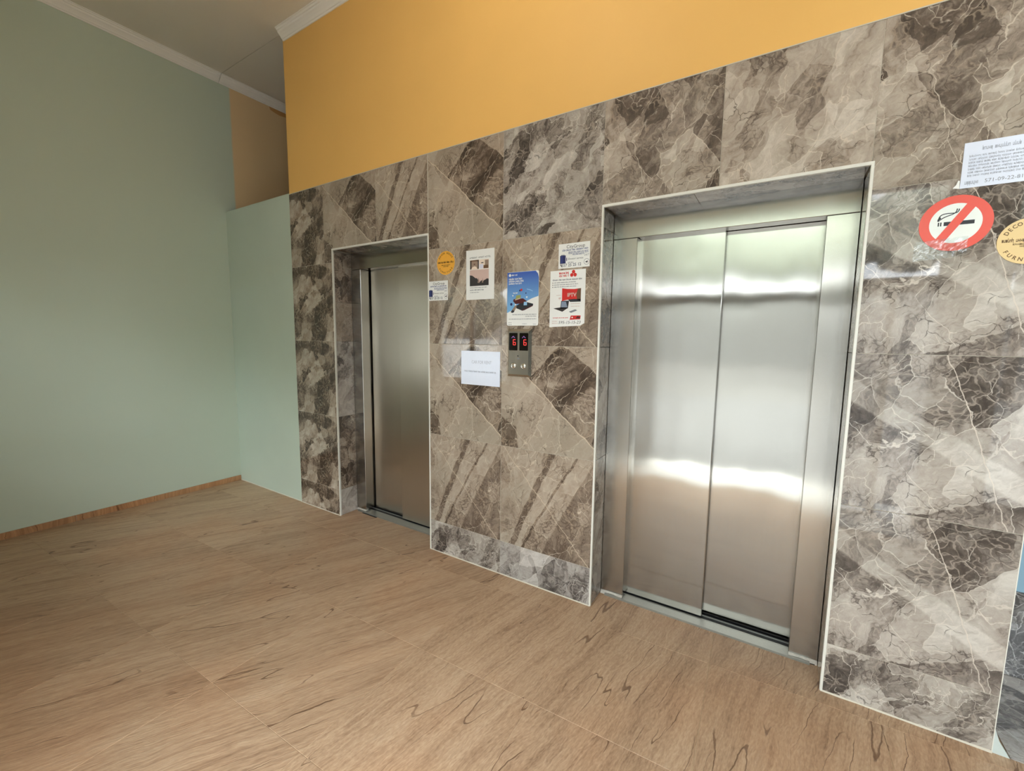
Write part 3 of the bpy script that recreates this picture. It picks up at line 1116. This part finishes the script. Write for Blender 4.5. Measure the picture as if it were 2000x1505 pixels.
def squiggles(parent, lines, mat, y, name='small_print'):
    """Illegible small print: rows of short strokes. lines: (x0, x1, z, height)."""
    bm = bmesh.new()
    rnd = random.Random(len(lines) * 17 + int(lines[0][2] * 1e4))
    for (x0, x1, z, h) in lines:
        x = x0
        while x < x1:
            wl_ = rnd.uniform(3, 8) * h * 0.62
            xe = min(x1, x + wl_)
            while x < xe:
                cw = h * rnd.uniform(0.42, 0.62)
                up_ = rnd.random() < 0.3
                for (u0, u1, v0, v1) in ((0, 0.24, 0, 1.5 if up_ else 1), (0.24, 0.8, 0 if rnd.random() < 0.6 else 0.72, 0.28 if rnd.random() < 0.5 else 0.98),
                                         (0.62, 0.85, -0.4 if rnd.random() < 0.25 else 0, 1)):
                    if v1 <= v0:
                        v0, v1 = 0.3, 0.6
                    xa_, xb2_ = x + u0 * cw, min(x + u1 * cw, x1)
                    if xb2_ > xa_:
                        vs = [bm.verts.new((xx, y, zz)) for xx, zz in ((xa_, z + (v0 - .5) * h), (xb2_, z + (v0 - .5) * h),
                                                                         (xb2_, z + (v1 - .5) * h), (xa_, z + (v1 - .5) * h))]
                        bm.faces.new(vs)
                x += cw
            x += h * 0.5
    return tag(obj(name, bm, mat, parent), kind='stuff')


def poly(parent, pts, mat, y, name='print'):
    bm = bmesh.new()
    bm.faces.new([bm.verts.new((x, y, z)) for x, z in pts])
    return obj(name, bm, mat, parent)


def disc(cx, cz, r, n=40, a0=0.0, a1=2 * PI):
    m = n if abs(a1 - a0 - 2 * PI) < 1e-6 else n + 1
    return [(cx + r * math.cos(a0 + (a1 - a0) * k / n), cz + r * math.sin(a0 + (a1 - a0) * k / n)) for k in range(m)]


def ring(parent, cx, cz, r0, r1, mat, y, n=48, name='print', a0=0.0, a1=2 * PI):
    bm = bmesh.new()
    vi = [bm.verts.new((cx + r0 * math.cos(a0 + (a1 - a0) * k / n), y, cz + r0 * math.sin(a0 + (a1 - a0) * k / n))) for k in range(n + 1)]
    vo = [bm.verts.new((cx + r1 * math.cos(a0 + (a1 - a0) * k / n), y, cz + r1 * math.sin(a0 + (a1 - a0) * k / n))) for k in range(n + 1)]
    for k in range(n):
        bm.faces.new((vi[k], vi[k + 1], vo[k + 1], vo[k]))
    return obj(name, bm, mat, parent)


def sheet(name, cx, z0, w, h, mat, label, cat, pts=None, tilt=0.0, group=None):
    """A sheet of paper stuck to the tiles, its origin at its lower middle."""
    root = empty(name, (cx, 0, z0), label, cat, group)
    root.rotation_euler = (0, tilt, 0)
    if pts is None:
        pts = rect(-w / 2, w / 2, 0, h)
    slab('paper', pts, -0.0016, 0.0010, mat, root)
    return root


Y0 = -0.0018
Y1 = -0.0020
Y2 = -0.0022

# --- A4 hotel notice
o = sheet('hotel_notice', -1.5585, 1.685, 0.207, 0.292, M_paper, 'white paper with two room photos above a large dusk photo', 'notice')
text(o, 'AMBIENT  APART HOTEL', 0.000, 0.246, 0.0135, M_ink, Y0, width=0.156)
q = poly(o, rect(-0.075, -0.008, 0.179, 0.233), M_taupe, Y0, 'photo_print')
poly(q, rect(-0.072, -0.064, 0.181, 0.230), M_dusk, Y1, 'wardrobe_print')
poly(q, rect(-0.016, -0.009, 0.181, 0.232), M_dusk, Y1, 'curtain_print')
poly(q, rect(-0.074, -0.009, 0.226, 0.232), M_brown, Y1, 'pelmet_print')
poly(q, [(-0.066, 0.180), (-0.020, 0.180), (-0.027, 0.193), (-0.040, 0.197), (-0.056, 0.193)], M_skin, Y1, 'bed_print')
poly(q, rect(-0.046, -0.036, 0.206, 0.211), M_maroon, Y1, 'picture_print')
q = poly(o, rect(-0.005, 0.064, 0.179, 0.233), M_skin, Y0, 'photo_print')
poly(q, rect(0.026, 0.062, 0.180, 0.199), M_brown, Y1, 'table_print')
poly(q, rect(0.036, 0.063, 0.199, 0.228), M_taupe, Y1, 'wardrobe_print')
poly(q, rect(0.008, 0.026, 0.211, 0.216), M_ink, Y1, 'heater_print')
poly(q, rect(-0.004, 0.024, 0.180, 0.206), plain('pale_lilac_print', lin(214, 212, 226), 0.4), Y1, 'bed_print')
q = poly(o, rect(-0.076, 0.064, 0.081, 0.176), M_pink, Y0, 'photo_print')
poly(q, [(-0.076, 0.081), (0.064, 0.081), (0.064, 0.118), (0.052, 0.121), (0.038, 0.114), (0.030, 0.112), (0.022, 0.104), (0.014, 0.112),
         (0.004, 0.108), (-0.006, 0.096), (-0.014, 0.116), (-0.022, 0.126), (-0.034, 0.127), (-0.046, 0.136), (-0.058, 0.143), (-0.076, 0.146)],
     M_dusk, Y1, 'treeline_print')
poly(q, [(-0.018, 0.098), (-0.010, 0.130), (-0.002, 0.098)], M_taupe, Y2, 'spire_print')
poly(q, [(0.014, 0.098), (0.020, 0.126), (0.025, 0.098)], M_taupe, Y2, 'spire_print')
squiggles(o, [(-0.074, 0.052, 0.071, 0.004), (-0.074, 0.028, 0.057, 0.0065), (-0.074, -0.006, 0.043, 0.004)], M_greyink, Y0)


# --- lift repair cards
def repair_card(cx, z0, w, h, label, tilt=0.0):
    o = sheet('repair_card', cx, z0, w, h, M_paper, label, 'card', tilt=tilt, group='lift repair cards')
    s = w / 0.176
    v = h / 0.127
    X = lambda a_: (a_ - 0.5) * w
    Z = lambda a_: a_ * h
    text(o, 'CityGroup', X(0.55), Z(0.86), 0.024 * s, M_ink, Y0)
    squiggles(o, [(X(0.12), X(0.94), Z(0.73), 0.0075 * s)], M_softblue, Y0)
    squiggles(o, [(X(0.32), X(0.96), Z(0.64), 0.0048 * s), (X(0.32), X(0.96), Z(0.585), 0.0048 * s), (X(0.45), X(0.82), Z(0.53), 0.0048 * s)], M_softblue, Y0)
    mo = poly(o, rect(X(0.05), X(0.235), Z(0.20), Z(0.53)), M_navy, Y0, 'motor_print')
    poly(mo, rect(X(0.08), X(0.20), Z(0.53), Z(0.56)), M_greyink, Y1, 'motor_cap_print')
    poly(mo, rect(X(0.10), X(0.12), Z(0.22), Z(0.51)), plain('mid_blue_print', lin(70, 84, 150), 0.45), Y1, 'motor_fin_print')
    poly(mo, rect(X(0.255), X(0.28), Z(0.30), Z(0.43)), M_navy, Y0, 'motor_shaft_print')
    text(o, 'Elevator service', X(0.55), Z(0.37), 0.0135 * s, M_ink, Y0, shear=0.25)
    text(o, '24/7', X(0.90), Z(0.47), 0.015 * s, M_greyink, Y0)
    text(o, '557 25 25 12', X(0.42), Z(0.12), 0.021 * s, M_greyink, Y0, bold=0.0006)
    poly(o, [(X(0.06), Z(0.17)), (X(0.09), Z(0.19)), (X(0.10), Z(0.13)), (X(0.135), Z(0.07)), (X(0.12), Z(0.05)), (X(0.08), Z(0.10))], M_ink, Y0, 'phone_print')
    squiggles(o, [(X(0.31), X(0.50), Z(0.225), 0.004 * s)], M_greyink, Y0)
    lg = ring(o, X(0.905), Z(0.20), 0.0135 * s, 0.0155 * s, M_greyink, Y0, 28, 'round_logo')
    poly(lg, [(X(0.855), Z(0.20)), (X(0.90), Z(0.21)), (X(0.935), Z(0.26)), (X(0.93), Z(0.20)), (X(0.95), Z(0.165)), (X(0.89), Z(0.165))], M_ink, Y1, 'wing_print')
    poly(lg, [(X(0.94), Z(0.235)), (X(0.965), Z(0.20)), (X(0.94), Z(0.165)), (X(0.955), Z(0.20))], M_red, Y1, 'wing_print')
    return o


repair_card(-1.8925, 1.691, 0.167, 0.122, 'white lift repair card beside the left lift door, below the yellow sticker')
repair_card(-0.9525, 1.8255, 0.176, 0.126, 'white lift repair card above the red and white internet poster', -0.006)


# --- round stickers
def arc_text(parent, s, r, a_mid, step, size, mat, inside=False):
    n = len(s)
    for k, ch in enumerate(s):
        if ch == ' ':
            continue
        if not inside:
            a_ = a_mid - (k - (n - 1) / 2) * step
            rot = a_ - PI / 2
        else:
            a_ = a_mid + (k - (n - 1) / 2) * step
            rot = a_ + PI / 2
        text(parent, ch, r * math.cos(a_), r * math.sin(a_), size, mat, Y0, rot=rot, bold=0.0004, name='letter')


o = empty('round_sticker', (-1.8255, 0, 1.9195), 'small bright yellow round sticker beside the left lift door', 'sticker', 'round furniture stickers')
slab('disc', disc(0, 0, 0.0725), -0.0016, 0.001, M_yellow, o)
arc_text(o, 'DECOR HOUSE', 0.060, PI / 2, 0.20, 0.015, M_brown_ink)
arc_text(o, 'FURNITURE', 0.060, -PI / 2, 0.24, 0.015, M_brown_ink, True)
squiggles(o, [(-0.064, 0.064, 0.004, 0.010)], M_brown_ink, Y0)
squiggles(o, [(-0.034, 0.036, -0.013, 0.005), (-0.020, 0.022, -0.021, 0.005)], M_brown_ink, Y0)
o = empty('round_sticker', (0.6480, 0, 1.7905), 'pale tan round sticker at the right edge, below the no-smoking sign', 'sticker', 'round furniture stickers')
slab('disc', disc(0, 0, 0.0735), -0.0016, 0.001, M_tan, o)
arc_text(o, 'DECOR HOUSE', 0.059, PI / 2, 0.22, 0.016, M_brown_ink)
arc_text(o, 'FURNITURE', 0.060, -PI / 2, 0.25, 0.016, M_brown_ink, True)
squiggles(o, [(-0.062, 0.062, 0.003, 0.009)], M_brown_ink, Y0)
squiggles(o, [(-0.036, 0.036, -0.009, 0.005), (-0.020, 0.022, -0.016, 0.005)], M_brown_ink, Y0)

# --- blue and white television box poster
o = sheet('television_poster', -1.2605, 1.528, 0.206, 0.300, M_paper, 'blue and white poster of a black television box above the call panel', 'poster',
          rounded(-0.103, 0.103, 0.0, 0.300, 0.010))
top = [(-0.1025, 0.072), (-0.072, 0.086), (-0.03, 0.108), (0.015, 0.130), (0.060, 0.150), (0.1025, 0.162)]
bl = top + [(0.1025, 0.262), (0.096, 0.284), (0.082, 0.2985), (-0.1025, 0.2985)]
poly(o, bl, M_bluegrad, Y0, 'blue_print')
poly(o, disc(-0.085, 0.283, 0.008, 20), M_paper, Y1, 'round_logo')
squiggles(o, [(-0.073, -0.036, 0.283, 0.006)], M_paper, Y1, 'brand_print')
squiggles(o, [(-0.092, -0.004, 0.2615, 0.008), (-0.092, 0.006, 0.2485, 0.008), (-0.092, -0.006, 0.2355, 0.008)], M_paper, Y1, 'heading_print')
bx = poly(o, [(-0.040, 0.098), (0.000, 0.083), (0.014, 0.086), (0.068, 0.108), (0.070, 0.120), (0.030, 0.130), (-0.010, 0.128), (-0.040, 0.112)], M_ink, Y1, 'box_print')
poly(bx, [(-0.002, 0.0835), (0.068, 0.108), (0.068, 0.112), (-0.002, 0.089)], M_maroon, Y2, 'box_edge_print')
poly(bx, [(-0.062, 0.138), (-0.058, 0.150), (0.004, 0.152), (0.030, 0.135), (-0.010, 0.124), (-0.046, 0.122)], M_maroon, Y2, 'screen_print')
poly(bx, [(-0.048, 0.146), (-0.040, 0.170), (-0.012, 0.172), (-0.012, 0.150)], M_green, Y2 - 0.0002, 'card_print')
poly(bx, [(-0.050, 0.142), (-0.016, 0.150), (-0.014, 0.156), (-0.048, 0.147)], M_pink, Y2 - 0.0003, 'card_print')
poly(bx, [(0.008, 0.113), (0.030, 0.113), (0.030, 0.132), (0.010, 0.133)], M_pale_blue, Y2, 'card_print')
rm = poly(o, [(-0.078, 0.078), (-0.068, 0.072), (-0.056, 0.076), (-0.034, 0.112), (-0.046, 0.117)], M_taupe, Y1, 'remote_print')
poly(rm, [(-0.078, 0.078), (-0.068, 0.072), (-0.056, 0.076), (-0.052, 0.084), (-0.066, 0.089)], M_ink, Y2, 'remote_end_print')
poly(o, disc(-0.074, 0.121, 0.008, 16), M_navy, Y1, 'globe_print')
poly(o, disc(-0.046, 0.118, 0.005, 12), M_paper, Y2, 'dot_print')
poly(o, disc(-0.064, 0.169, 0.004, 12), M_paper, Y1, 'dot_print')
poly(o, disc(-0.008, 0.199, 0.007, 14), M_red, Y1, 'heart_print')
poly(o, disc(-0.018, 0.196, 0.005, 12), M_navy, Y1, 'dot_print')
poly(o, disc(0.022, 0.180, 0.004, 12), M_navy, Y1, 'dot_print')
poly(o, disc(0.028, 0.158, 0.005, 12), M_paper, Y1, 'dot_print')
poly(o, [(0.028, 0.204), (0.050, 0.199), (0.066, 0.191), (0.066, 0.188), (0.048, 0.195), (0.028, 0.200)], M_pale_blue, Y1, 'plane_print')
squiggles(o, [(-0.062, -0.032, 0.183, 0.006)], M_paper, Y1, 'label_print')
squiggles(o, [(-0.068, 0.092, 0.062, 0.0042), (0.020, 0.092, 0.052, 0.0042), (-0.090, 0.092, 0.037, 0.0042)], M_greyink, Y0)
squiggles(o, [(-0.094, -0.070, 0.017, 0.003), (0.000, 0.030, 0.010, 0.003), (0.070, 0.090, 0.008, 0.003), (-0.094, -0.070, 0.006, 0.003)], M_greyink, Y0)

# --- red and white internet poster
o = sheet('internet_poster', -0.9855, 1.523, 0.203, 0.293, M_paper, 'white poster with a red screen, a laptop and a handwritten number', 'poster',
          [(-0.1015, -0.004), (0.078, 0.003), (0.1015, 0.016), (0.1015, 0.293), (-0.1015, 0.293)])
squiggles(o, [(-0.050, 0.006, 0.278, 0.009), (-0.050, 0.006, 0.264, 0.009)], M_red, Y0, 'brand_print')
for a_, b_ in ((0.033, 0.282), (0.0235, 0.266), (0.0425, 0.266)):
    poly(o, disc(a_, b_, 0.0095, 20), M_red, Y0, 'logo_petal')
squiggles(o, [(-0.088, 0.082, 0.244, 0.0065)], M_greyink, Y0)
squiggles(o, [(-0.078, 0.050, 0.230, 0.0042), (-0.078, 0.060, 0.219, 0.0042), (-0.078, 0.050, 0.208, 0.0042)], M_greyink, Y0)
for z_ in (0.230, 0.219, 0.208):
    poly(o, disc(-0.086, z_, 0.0025, 10), M_ink, Y0, 'bullet')
tv = poly(o, [(-0.030, 0.133), (0.000, 0.139), (0.040, 0.140), (0.078, 0.133), (0.078, 0.196), (0.040, 0.193), (0.000, 0.195), (-0.030, 0.200)], M_red, Y0, 'screen_print')
poly(tv, [(0.058, 0.137), (0.078, 0.133), (0.078, 0.196), (0.060, 0.194), (0.052, 0.165)], M_brown, Y1, 'screen_glow_print')
text(tv, 'IPTV', 0.026, 0.163, 0.026, M_pink, Y2, bold=0.001)
poly(tv, [(0.018, 0.127), (0.078, 0.127), (0.078, 0.140), (0.040, 0.142), (0.006, 0.140)], M_ink, Y1, 'screen_stand_print')
lp = poly(o, [(-0.038, 0.094), (-0.034, 0.134), (0.012, 0.134), (0.006, 0.094)], M_ink, Y1, 'laptop_print')
poly(lp, [(-0.034, 0.100), (-0.031, 0.131), (-0.006, 0.129), (0.003, 0.100)], plain('steel_blue_print', lin(132, 146, 166), 0.4), Y2, 'laptop_screen_print')
poly(lp, [(-0.080, 0.096), (-0.040, 0.100), (0.006, 0.096), (-0.026, 0.077)], M_dusk, Y1, 'keyboard_print')
poly(o, [(0.012, 0.077), (0.024, 0.070), (0.060, 0.082), (0.048, 0.088)], M_greyink, Y0, 'phone_print')
lg = poly(o, [(0.018, 0.034), (0.078, 0.036), (0.080, 0.056), (0.024, 0.056)], M_red, Y0, 'logo_print')
poly(lg, [(0.052, 0.040), (0.077, 0.040), (0.078, 0.050), (0.060, 0.053)], M_maroon, Y1, 'logo_shade_print')
poly(lg, disc(0.032, 0.046, 0.004, 12), M_paper, Y1, 'logo_dot_print')
squiggles(o, [(-0.082, 0.010, 0.045, 0.0042)], M_red, Y0)
squiggles(o, [(-0.062, -0.036, 0.164, 0.004), (-0.050, -0.036, 0.148, 0.010), (0.022, 0.076, 0.118, 0.003), (0.022, 0.076, 0.104, 0.003),
              (-0.086, -0.052, 0.027, 0.004), (-0.086, -0.052, 0.017, 0.004)], M_pink, Y0)
text(o, '595-15-15-23', 0.016, 0.020, 0.0215, M_ink, Y0, shear=0.2, width=0.128, name='handwriting')

# --- bright paper in a gloss sleeve
o = sheet('rental_notice', -1.5555, 1.1675, 0.2925, 0.2085, M_sleeve, 'bluish white landscape sheet in a gloss sleeve left of the call panel', 'notice', tilt=0.004)
text(o, 'CAR FOR RENT', 0.010, 0.140, 0.0275, M_glare_ink, Y0, width=0.148)
squiggles(o, [(-0.120, 0.118, 0.083, 0.0075)], M_glare_ink, Y0)

# --- sheet at the right edge
o = sheet('paper_notice', 0.6180, 1.980, 0.297, 0.1465, M_sleeve, 'bluish white printed notice above the no-smoking sign, cut by the frame edge', 'notice')
squiggles(o, [(-0.105, 0.120, 0.122, 0.0095)], M_glare_ink, Y0, 'heading_print')
squiggles(o, [(-0.134, 0.136, 0.1015 - 0.0105 * k, 0.0052) for k in range(7)], M_glare_ink, Y0)
squiggles(o, [(-0.138, -0.106, 0.0165, 0.010)], M_glare_ink, Y0)
text(o, '571-09-22-81', -0.046, 0.0165, 0.0165, M_greyink, Y0)
poly(o, [(-0.149, 0.000), (-0.150, 0.026), (-0.154, 0.028), (-0.158, 0.014), (-0.166, 0.004)], M_paper, -0.0012, 'torn_corner')

# --- no-smoking sign
o = empty('no_smoking_sign', (0.4690, 0, 1.8675), 'round red and white no-smoking sticker under clear tape', 'sign')
slab('disc', disc(0, 0, 0.0925, 56), -0.0016, 0.001, M_sign_red, o)
poly(o, disc(0, 0, 0.0660, 48), M_sign_white, Y0, 'white_field')
bm = bmesh.new()
for (u0, u1) in ((-0.044, -0.0405), (-0.038, -0.0345), (-0.029, 0.0), (0.0, 0.047)):
    bm.faces.new([bm.verts.new((x, Y1, z)) for x, z in ((u0, -0.0065), (u1, -0.0065), (u1, 0.0065), (u0, 0.0065))])
obj('cigarette', bm, M_ink, o)
bm = bmesh.new()


def ribbon(bm, pts, w, y):
    prev = None
    for i, p in enumerate(pts):
        a_ = Vector(pts[max(0, i - 1)])
        b_ = Vector(pts[min(len(pts) - 1, i + 1)])
        d_ = (b_ - a_).normalized()
        n_ = Vector((-d_.y, d_.x)) * w / 2
        r_ = [bm.verts.new((p[0] + n_.x, y, p[1] + n_.y)), bm.verts.new((p[0] - n_.x, y, p[1] - n_.y))]
        if prev:
            bm.faces.new((prev[0], prev[1], r_[1], r_[0]))
        prev = r_


def bez(p0, p1, p2, p3, n=12):
    out = []
    for k in range(n + 1):
        t = k / n
        out.append(tuple((1 - t) ** 3 * a_ + 3 * (1 - t) ** 2 * t * b_ + 3 * (1 - t) * t * t * c_ + t ** 3 * d_ for a_, b_, c_, d_ in zip(p0, p1, p2, p3)))
    return out


ribbon(bm, bez((-0.043, 0.012), (-0.045, 0.040), (-0.022, 0.034), (-0.004, 0.034)) + bez((-0.004, 0.034), (0.004, 0.035), (0.006, 0.040), (0.006, 0.047))[1:], 0.0030, Y1)
ribbon(bm, bez((-0.040, 0.014), (-0.030, 0.024), (-0.020, 0.026), (-0.010, 0.030)) + bez((-0.010, 0.030), (-0.004, 0.033), (0.001, 0.036), (0.001, 0.048))[1:], 0.0030, Y1 - 0.00005)
ribbon(bm, bez((-0.043, 0.010), (-0.044, 0.016), (-0.042, 0.020), (-0.038, 0.022)), 0.0055, Y1 - 0.0001)
obj('smoke', bm, M_ink, o)
bm = bmesh.new()
aa = math.radians(58)
ca, sa = math.cos(aa), math.sin(aa)
bm.faces.new([bm.verts.new((u * ca - v * sa, Y2, u * sa + v * ca)) for u, v in ((-0.07, -0.0125), (0.07, -0.0125), (0.07, 0.0125), (-0.07, 0.0125))])
obj('bar', bm, M_sign_red, o)
# wrinkled strip of clear tape over its lower edge
bm = bmesh.new()
nx, nz = 26, 12
grid = []
for i in range(nx + 1):
    col_ = []
    for j in range(nz + 1):
        u = -0.100 + 0.136 * i / nx
        v = -0.122 + 0.066 * j / nz + 0.010 * (i / nx)
        yy_ = -0.0030 - 0.0016 * abs(mnoise.noise((u * 75, v * 95, 3.3))) * (1.0 if v > -0.1 else 0.3)
        col_.append(bm.verts.new((u, yy_, v)))
    grid.append(col_)
for i in range(nx):
    for j in range(nz):
        bm.faces.new((grid[i][j], grid[i + 1][j], grid[i + 1][j + 1], grid[i][j + 1]))
obj('clear_tape', bm, M_tape, o)

# ================================================================== THE STREET OUTSIDE (seen only in reflections)
tag(box('ground', -40, 40, -9.0, FY - 0.2, -0.25, -0.03, M_pave), kind='structure')
tag(box('road', -60, 60, -40, -9.0, -0.30, -0.12, M_road), kind='structure')
box('doorstep', ENT[0] + 0.07, ENT[1] - 0.07, -2.86, -2.06, -0.1, 0.006, M_step, wf, 0.003)  # white slab stands in for a sunlit strip, its brightness put into the colour
tag(box('wall_glare_reflector', -8.8, -6.2, -7.2, -7.0, -0.1, 1.42, M_step), kind='structure')  # added white wall, unseen, set there to throw glare onto the tiles
tag(box('wall_street', -50, 50, -28.3, -28.0, -0.3, 4.1, M_street_wall), kind='structure')


def leaf_crown(seed, r):
    rnd = random.Random(seed)
    bm = bmesh.new()
    for k in range(9):
        c = Vector((rnd.uniform(-1, 1), rnd.uniform(-0.8, 0.8), rnd.uniform(-0.25, 0.9))) * r * 0.75
        res = bmesh.ops.create_icosphere(bm, subdivisions=3, radius=r * rnd.uniform(0.45, 0.7), matrix=Matrix.Translation(c))
        for v in res['verts']:
            d_ = v.co - c
            v.co = c + d_ * (1 + 0.28 * mnoise.noise(v.co * 3.1 / r * 2 + Vector((seed, 0, 0))))
    return bm


for k, (tx, ty, hh, rr) in enumerate(((-9.6, -9.2, 3.0, 1.7), (-14.6, -9.8, 3.1, 1.7), (-4.6, -9.6, 2.9, 1.65), (-10.4, -15, 4.9, 1.75), (-5.1, -16, 5.1, 1.85), (0.2, -14.6, 4.8, 1.75), (5.4, -15.5, 5.0, 1.8), (10.7, -15, 4.9, 1.8), (-7.7, -22, 5.6, 1.9), (-2.5, -22.4, 5.7, 1.9), (2.8, -22, 5.6, 1.9), (8.1, -22.3, 5.7, 1.9))):  # the first three are added to screen the sky from the left window
    t = empty('street_tree', (tx, ty, -0.15), 'green street tree out of view, reflected in the steel; the nearest added as sky screens', 'tree', 'street trees')
    bm = bmesh.new()
    tube(bm, [(0, 0, 0), (0.05, 0.02, hh * 0.35), (-0.03, 0.0, hh * 0.75)], 0.14, 8)
    obj('trunk', bm, M_bark, t, True)
    obj('crown', leaf_crown(k + 3, rr), M_leaf, t, True, (0, 0, hh))
